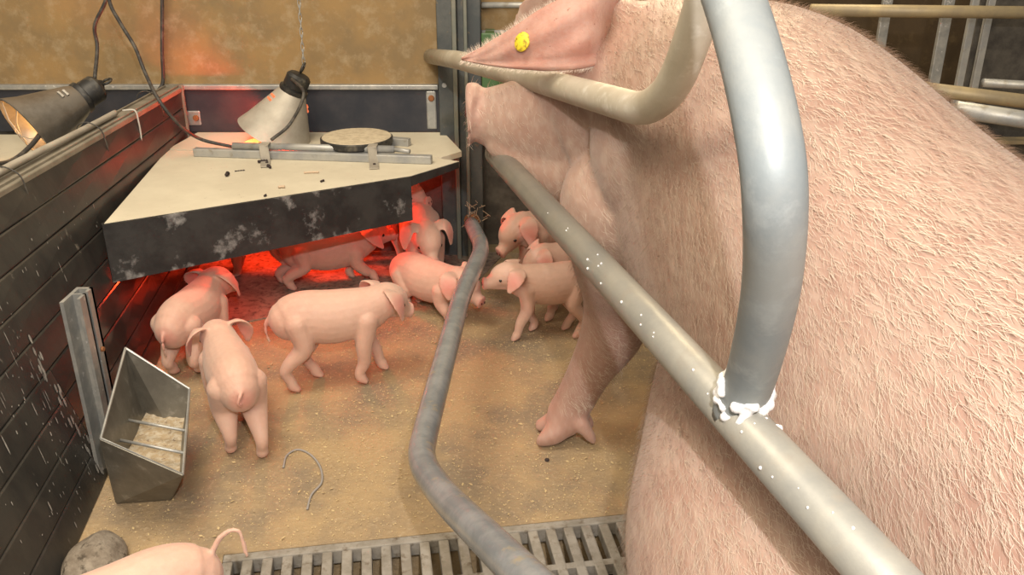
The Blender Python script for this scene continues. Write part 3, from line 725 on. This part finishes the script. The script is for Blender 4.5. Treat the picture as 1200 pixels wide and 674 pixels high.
# ================================================================== PIGLETS
def piglet(loc, yaw, label, pose=None, scale=1.0, head=(0, 0), bend=0.0, pitch=0.0, roll=0.0, z=0.0, tail='curl', low=0.0):
    """x forward; pose: forward swing of (fl, fr, hl, hr); head = (pitch, yaw)"""
    pose = pose or (0, 0, 0, 0); bm = bmesh.new()
    H = .205 - low
    def bx(x): return -bend * x * x * 3 if x > -.05 else bend * 0
    limb(bm, [(-.132, 0, H - .004, .048, .058), (-.115, 0, H + .002, .056, .066), (-.08, 0, H + .003, .061, .072), (-.02, 0, H - .006, .064, .076),
              (.04, bx(.04), H - .002, .060, .072), (.085, bx(.085), H + .010, .052, .062), (.115, bx(.115), H + .022, .045, .052)], 22)
    # head
    hp, hy = head
    n0 = Vector((.11, bx(.11), H + .024))
    Rh = Euler((0, -hp, hy)).to_matrix()
    hd = lambda x, y, z_: n0 + Rh @ Vector((x, y, z_))
    def hnodes(L): return [(*hd(x, 0, z_), a, b) for (x, z_, a, b) in L]
    limb(bm, hnodes([(0, 0, .044, .050), (.030, .010, .045, .048), (.055, .006, .040, .041), (.078, -.008, .028, .029), (.096, -.014, .0205, .021), (.106, -.016, .020, .021), (.114, -.016, .0225, .0235)]), 20, cf=.25)
    limb(bm, hnodes([(.02, -.02, .030, .024), (.06, -.024, .022, .016), (.095, -.028, .013, .009)]), 14)
    pinks = [(hd(.120, 0, -.016), .028, .85)]
    for s in (-1, 1):
        e0, e1, e2, e3 = hd(.004, s * .030, .040), hd(.004, s * .060, .040), hd(.020, s * .076, .014), hd(.038, s * .078, -.022)
        up = (e2 - e0).cross(Vector(hd(.05, 0, .0) - hd(0, 0, 0))); 
        limb(bm, [(*e0, .018, .0055), (*e1, .031, .0046), (*e2, .029, .0042), (*e3, .009, .0038)], 16, 4, up=(e2 - e0).cross(Rh @ Vector((1, 0, 0))).normalized())
        pinks.append((e2, .042, .75))
        # brow
        limb(bm, [(*hd(.050, s * .024, .020), .010), (*hd(.066, s * .022, .012), .007)], 10)
    FX, HX = .075, -.105
    fl_, fr_, hl_, hr_ = pose
    for s, sw in ((1, fl_), (-1, fr_)):
        lift = max(0, abs(sw) - .03) * .3
        limb(bm, [(FX, s * .030, H - .01, .038, .034), (FX - .005 + sw * .2, s * .037, H * .60, .027, .024), (FX + .006 + sw * .6, s * .035, H * .34, .0185, .018), (FX + .004 + sw * .95, s * .034, .036 + lift, .0145), (FX + .010 + sw, s * .034, .020 + lift, .0155), (FX + .020 + sw, s * .034, .009 + lift, .0145, .0085)], 14, 4, up=(1, 0, 0))
    for s, sw in ((1, hl_), (-1, hr_)):
        lift = 0
        limb(bm, [(HX - .003, s * .028, H - .0, .046, .038), (HX + .020 + sw * .35, s * .034, H * .66, .035, .028), (HX - .012 + sw * .7, s * .034, H * .42, .0215, .019), (HX - .020 + sw * .85, s * .034, H * .30, .0165), (HX - .006 + sw * .97, s * .034, .036, .0145), (HX + sw, s * .034, .020, .0155), (HX + .012 + sw, s * .034, .009, .0145, .0085)], 14, 4, up=(1, 0, 0))
    if tail == 'curl':
        tp = [(-.172, 0, H + .018), (-.188, .006, H + .014), (-.192, .014, H - .004), (-.186, .008, H - .016)]
    elif tail == 'up':
        tp = [(-.165, 0, H + .03), (-.185, .005, H + .065), (-.21, .018, H + .075), (-.215, .028, H + .03)]
    else:
        tp = [(-.172, 0, H + .018), (-.188, .0, H - .005), (-.190, 0, H - .035), (-.184, 0, H - .06)]
    limb(bm, [(*p, .0055 if i < 2 else .0042) for i, p in enumerate(tp)], 8, 4)
    pinks.append((Vector((-.18, 0, H - .01)), .04, .5))
    for k in range(4):
        sx = (FX, FX, HX, HX)[k]; pinks.append((Vector((sx + pose[(0, 1, 2, 3)[k]], (.04, -.04)[k % 2], 0)), .03, .3))
    o = fuse('piglet', bm, .0034, 7, 'piglet_skin', (0, 0, 0), pinks)
    tag(o, label, 'piglet', 'pink piglets in the pen')
    o.location = (loc[0], loc[1], z); o.rotation_euler = (roll, pitch, yaw); o.scale = (scale,) * 3
    for s in (-1, 1):
        b = bmesh.new(); sphere(b, hd(.060, s * .0345, .006), .0064, 10); obj('eye', b, 'eye', o, True)
        o.children[-1].data.transform(Matrix.Translation(o.matrix_basis.translation)) if False else None
        b = bmesh.new(); c0 = hd(.1205, s * .008, -.016); sphere(b, c0, .0036, 8, (.45, .8, 1.2)); obj('nostril', b, 'nostril', o, True)
    # undo the parent-translation baked by obj() (piglet meshes are local)
    for c in o.children: c.data.transform(Matrix.Translation(o.location))
    # short hoof tips
    return o
def gp_(x, y): p = W(x, y); return (p.x, p.y)
piglet(gp_(402, 446), R(14), 'pink piglet walking to the right in the middle of the floor', (.03, -.035, .035, -.03), .97, head=(-.35, .45), tail='down')
piglet((-.665, 1.86), R(116), 'pink piglet seen from behind walking away beside the steel trough', (.02, -.02, .02, -.035), .92, head=(-.35, .15), tail='curl')
piglet((-.88, 2.25), R(82), 'pink piglet half under the black board with its rump outside', (0, .02, .0, .02), .95, head=(-.2, -.2), tail='down', low=.04)
piglet((-.86, 2.86), R(165), 'red lit piglet under the lid showing one leg below the black board', (.0, .03, .0, .02), .95, head=(-.1, 0))
piglet((-.60, 2.80), R(14), 'pinkish piglet lying low under the right end of the black board', (-.03, .05, -.08, -.05), .95, head=(.1, .3), low=.07)
piglet((-.47, 2.98), R(-12), 'piglet topmost in the corner huddle, eye and snout just under the lid', (.0, .02, .0, .02), .9, head=(.1, -.3), low=-.055)
piglet((-.30, 2.83), R(-78), 'piglet with lowered snout facing the camera at the lid corner', (.0, .02, .0, .02), .98, head=(-.5, .1), low=.02)
piglet((-.25, 2.56), R(-38), 'pink crouching piglet with its head down behind the low guard bar', (.02, .02, .0, .02), .92, head=(-.35, .1), low=.08, tail='down')
piglet(gp_(641, 393), R(186), 'pink piglet with open eye facing left behind the low guard bar', (.03, -.04, .0, .03), .84, head=(.0, .05))
piglet(gp_(672, 368), R(196), 'piglet behind the left-facing one showing only its rounded back', (.02, -.02, .0, .02), .86, head=(-.7, .0), low=-.01)
piglet((.13, 2.76), R(212), 'piglet at the far board looking down beneath the sow chin', (.0, .02, .0, .02), 1.0, head=(-.55, .0), low=-.01)
piglet((-.62, 1.05), R(213), 'piglet at the bottom edge showing only its back and raised tail', (.0, .02, .0, .02), 1.0, head=(-.2, .0), tail='up')
# ================================================================== SOW
bm = bmesh.new()
def rx(Y): return ra.x + (rb.x - ra.x) * (Y - ra.y) / (rb.y - ra.y)
def TT(Y, zc, w_, h_, off=.34): return (rx(Y) + off, Y, zc, w_, h_)
limb(bm, [TT(1.80, .74, .16, .24, .31), TT(1.66, .74, .20, .30, .33), TT(1.45, .71, .235, .33, .345), TT(1.15, .64, .26, .305, .345), TT(.85, .60, .265, .29, .335), TT(.55, .59, .26, .29, .33), TT(.3, .59, .25, .28), TT(.12, .59, .18, .22)], 48, 6)
limb(bm, [(.46, 1.36, .50, .20, .20), (.45, 1.18, .44, .25, .22), (.47, .98, .40, .325, .24), (.54, .68, .40, .36, .25), (.62, .38, .44, .32, .24)], 40, 6)
# neck and head, turned to the left
limb(bm, [(.36, 1.62, .80, .23, .23), (.29, 1.74, .82, .19, .21), (*D(705, 135, 1.84), .15, .19), (*D(672, 145, 1.88), .125, .155), (*D(640, 145, 1.91), .10, .125), (*D(607, 142, 1.935), .078, .094), (*D(578, 138, 1.95), .060, .070), (*D(562, 137, 1.955), .052, .058)], 36, 6, cf=.1)
limb(bm, [(*D(700, 200, 1.86), .11, .10), (*D(660, 195, 1.89), .085, .075), (*D(622, 183, 1.92), .058, .045), (*D(585, 170, 1.945), .036, .028)], 24, 5)
# snout disc with its raised rim
limb(bm, [(*D(557, 136, 1.955), .016, .02), (*D(555, 136, 1.955), .064, .070), (*D(551, 135, 1.955), .066, .072), (*D(549, 135, 1.955), .064, .070)], 32, 2, cf=.06)
limb(bm, [(*D(556, 108, 1.955), .03, .016), (*D(562, 112, 1.955), .03, .012)], 14)
# cheek, brow and throat folds
limb(bm, [(*D(660, 110, 1.80), .05, .035), (*D(690, 120, 1.74), .06, .05)], 16)
limb(bm, [(.18, 1.76, .68, .09, .10), (.24, 1.70, .60, .11, .12), (.30, 1.66, .52, .12, .12)], 24, 5)
for k, (x, y, t, r_) in enumerate(((694, 215, 1.80, .05), (712, 245, 1.78, .055), (735, 235, 1.74, .06))):
    limb(bm, [(*D(x + 6, y - 95, t - .02), r_ * .7), (*D(x, y - 40, t), r_), (*D(x + 4, y + 20, t + .02), r_), (*D(x + 14, y + 60, t + .05), r_ * .6)], 14)
# ear (near) as a broad drooping leaf
def leaf(pts, ws, th, nrm):
    limb(bm, [(*p, w_, th) for p, w_ in zip(pts, ws)], 20, 5, up=nrm)
# far ear
leaf([(.20, 1.98, .98), (.12, 2.04, .99), (.05, 2.08, .95), (.0, 2.1, .88)], [.06, .07, .05, .01], .008, (0.2, .95, .3))
limb(bm, [(.22, 1.74, .90, .10, .10), (*D(722, 36, 1.70), .055, .085)], 20)
# forelegs
def foreleg(dx, dy, f=1.0):
    limb(bm, [(.24 + dx, 1.66 + dy, .66, .13, .15), (.235 + dx, 1.72 + dy, .52, .105, .115), (.235 + dx, 1.78 + dy, .40, .070, .082), (.225 + dx, 1.81 + dy, .30, .068, .072), (.185 + dx, 1.83 + dy, .20, .050, .054), (.155 + dx, 1.845 + dy, .12, .050, .048), (.130 + dx, 1.85 + dy, .06, .056, .048)], 24, 5, up=(1, 0, 0))
    for s in (-1, 1):
        limb(bm, [(.135 + dx, 1.85 + dy + s * .020, .06, .030, .032), (.100 + dx + s * .004, 1.845 + dy + s * .030, .030, .029, .028), (.068 + dx, 1.84 + dy + s * .036, .017, .022, .014)], 16, 4, up=(1, 0, 0))
        limb(bm, [(.165 + dx, 1.83 + dy + s * .030, .065, .020), (.190 + dx, 1.825 + dy + s * .034, .030, .013)], 10)
foreleg(0, 0); foreleg(.30, .06)
# hind legs
for (hx, hy) in ((.50, .32), (.86, .40)):
    limb(bm, [(hx, hy, .55, .16, .17), (hx - .02, hy + .06, .38, .11, .12), (hx + .02, hy - .02, .24, .06, .06), (hx + .01, hy, .12, .045, .045), (hx, hy + .02, .05, .05, .045)], 24, 5, up=(0, 1, 0))
    for s in (-1, 1): limb(bm, [(hx + s * .024, hy + .03, .05, .028, .03), (hx + s * .026, hy + .07, .016, .022, .014)], 14)
# udder teats
for (ux, uy) in ((.22, 1.25), (.26, 1.0), (.32, .75), (.38, .5)):
    limb(bm, [(ux + .08, uy, .24, .07, .06), (ux + .06, uy, .16, .014, .014)], 12)
# tail
limb(bm, [(rx(.12) + .34, .0, .72, .02), (rx(0) + .37, -.10, .70, .014), (rx(0) + .40, -.13, .60, .01)], 10)
pk = [(Vector((-.105, 1.95, .772)), .09, .8), (D(620, 50, 1.68), .15, .6), (Vector((.2, 1.8, .3)), .3, .45), (Vector((.13, 1.85, .05)), .15, .5), (D(720, 60, 1.66), .12, .5)]
for i in range(14):
    pass
sow = fuse('sow', bm, .0075, 9, 'sow_skin', (.45, 1.0, 0), pk)
tag(sow, 'large pink hairy sow standing in the crate with its head turned left', 'sow')
def skid(o, name, b, m, smooth=True):
    c = obj(name, b, m, None, smooth); c.data.transform(Matrix.Translation(-o.location)); c.parent = o; return c
# near ear: a broad cupped flap of its own
eb = D(742, 30, 1.74); spine = spline([eb, D(700, 34, 1.61), D(650, 42, 1.60), D(600, 54, 1.66), D(565, 64, 1.72), D(541, 69, 1.76)], 6)
wds = spline([Vector((w_, v, 0)) for w_, v in ((.050, .050), (.068, .064), (.064, .060), (.036, .040), (.016, .018), (.002, .002))], 6)
bm = bmesh.new(); rows = []; upv = Vector((.05, .12, 1)).normalized(); NW = 16; fc = Vector((-.15, -.98, .25)).normalized()
for i, (p, w_) in enumerate(zip(spine, wds)):
    row = []
    for j in range(NW + 1):
        u = j / NW * 2 - 1; hw = w_.x if u > 0 else w_.y
        off = upv * u * hw + fc * (-.022 * u * u * (hw / .06) + .0035 * math.sin(u * 7 + i * .5) * (hw / .06) + .002 * math.sin(i * 1.1 + u * 3))
        if u < -.8: off += fc * .012 * (hw / .06)
        row.append(p + off)
    rows.append(row)
ft = [[bm.verts.new(p + fc * .0035) for p in r_] for r_ in rows]; bk = [[bm.verts.new(p - fc * .0035) for p in r_] for r_ in rows]
for g_ in (ft, bk):
    for a, b in zip(g_, g_[1:]):
        for j in range(NW): bm.faces.new((a[j], a[j + 1], b[j + 1], b[j]))
for a, b, c, d in zip(ft, ft[1:], bk, bk[1:]):
    bm.faces.new((a[0], b[0], d[0], c[0])); bm.faces.new((a[NW], c[NW], d[NW], b[NW]))
for j in range(NW): bm.faces.new((ft[0][j], bk[0][j], bk[0][j + 1], ft[0][j + 1])); bm.faces.new((ft[-1][j], ft[-1][j + 1], bk[-1][j + 1], bk[-1][j]))
ear = skid(sow, 'ear', bm, 'ear_skin'); ear['label'] = 'broad pink ear pointing left with a yellow tag'
# hairy rim of the ear
bm = bmesh.new(); rs = random.Random(9)
for k in range(900):
    i = rs.randrange(2, len(rows) - 1); j = NW if rs.random() < .6 else 0; q_ = rows[i][j].lerp(rows[i + 1][j], rs.random()) if i + 1 < len(rows) else rows[i][j]
    dr = (upv * (1 if j else -.7) + Vector((rs.uniform(-.9, -.1), rs.uniform(-.6, .3), rs.uniform(-.3, .3)))).normalized() * rs.uniform(.005, .014)
    sd = fc.cross(dr).normalized() * .0003
    bm.faces.new([bm.verts.new(q_ - sd), bm.verts.new(q_ + sd), bm.verts.new(q_ + dr)])
rim_h = skid(sow, 'ear_fringe', bm, 'hair'); rim_h['kind'] = 'stuff'
# ear tag
tg = D(612, 49, 1.655)
bvhE = BVHTree.FromPolygons([v.co.copy() for v in ear.data.vertices], [tuple(p.vertices) for p in ear.data.polygons])
bvh = BVHTree.FromPolygons([v.co.copy() for v in sow.data.vertices], [tuple(p.vertices) for p in sow.data.polygons])
def cast(x, y, bv=bvh):
    o_ = Vector((0, 0, CAM_H)) - sow.location; d = D(x, y, 1.0) - Vector((0, 0, CAM_H))
    h = bv.ray_cast(o_, d.normalized()); return h
h = cast(612, 49, bvhE)
if h[0]:
    p = h[0] + sow.location; q_ = h[1].to_track_quat('Z', 'Y').to_matrix().to_4x4()
    b = bmesh.new(); lathe(b, [(.001, .004), (.006, .0045), (.009, .003), (.0165, .0028), (.018, .001), (.018, -.001)], 24, Matrix.Translation(p) @ q_)
    c = skid(sow, 'ear_tag', b, 'yellow_tag'); c['label'] = 'round yellow ear tag'
for dz in (-.018, .018):
    h = bvh.ray_cast(Vector((-.6, D(552, 136, 1.955).y + dz, .775)) - sow.location, Vector((1, 0, 0)))
    if h[0]:
        b = bmesh.new(); sphere(b, h[0] + sow.location, .011, 10, (.3, .8, 1.1)); skid(sow, 'nostril', b, 'nostril')
# dark spots on the back
for (x, y, r_) in ((1131, 132, .0035),):
    h = cast(x, y)
    if h[0]: b = bmesh.new(); sphere(b, h[0] + sow.location, r_, 8); skid(sow, 'fly_spot', b, 'dark_scrap')
# bristles: real hairs rooted on the skin
def bristles(o, n, length, width, seed, parent_name='bristles', test=None):
    rs = random.Random(seed); me = o.data
    import numpy as np
    nv = len(me.vertices); co = np.empty(nv * 3); me.vertices.foreach_get('co', co); co = co.reshape(-1, 3)
    no = np.empty(nv * 3); me.vertices.foreach_get('normal', no); no = no.reshape(-1, 3)
    polys = [tuple(p.vertices) for p in me.polygons]; ar = np.array([p.area for p in me.polygons])
    cen = np.array([co[list(p)].mean(0) for p in polys]); wn = np.array([no[p[0]] for p in polys])
    cv = np.array([0, 0, CAM_H]) - (cen + np.array(o.location)); vis = (wn * cv).sum(1) / np.linalg.norm(cv, axis=1)
    d = np.linalg.norm(cv, axis=1)
    wgt = ar * np.where(vis > -.25, 1.0, .12) / d ** 1.3
    wgt /= wgt.sum(); g = np.random.default_rng(seed); idx = g.choice(len(polys), n, p=wgt)
    V = []; Fc = []
    flow = np.array([.25, -.9, -.35])
    for i in idx:
        p = polys[i]; ws = g.dirichlet(np.ones(len(p))); c = (co[list(p)] * ws[:, None]).sum(0); nn = wn[i]
        f = flow + g.normal(0, .22, 3)
        wp = c + np.array(o.location)
        if test and not test(wp): continue
        t = f - nn * f.dot(nn); tl = np.linalg.norm(t)
        if tl < 1e-3: continue
        t /= tl; L_ = length * g.uniform(.5, 1.3)
        lift = g.uniform(.15, .5)
        s = np.cross(nn, t); s = s * width * g.uniform(.6, 1.3)
        m1 = c + (t * .55 + nn * lift * .6) * L_; e = c + (t + nn * lift * .75) * L_
        b0 = len(V); c0 = c - nn * .002
        V += [c0 - s, c0 + s, m1 - s * .8, m1 + s * .8, e]
        Fc += [(b0, b0 + 1, b0 + 3, b0 + 2), (b0 + 2, b0 + 3, b0 + 4)]
    m2 = bpy.data.meshes.new(parent_name); m2.from_pydata([tuple(v) for v in V], [], Fc); m2.materials.append(M['hair'])
    for p in m2.polygons: p.use_smooth = True
    h_ = bpy.data.objects.new(parent_name, m2); C.objects.link(h_); h_.parent = o; h_['kind'] = 'stuff'
    return h_
bristles(sow, 100000, .028, .00030, 3, test=lambda p: not (p[0] < .16 and p[2] > .6 and random.random() < .8) and not p[2] < .1)
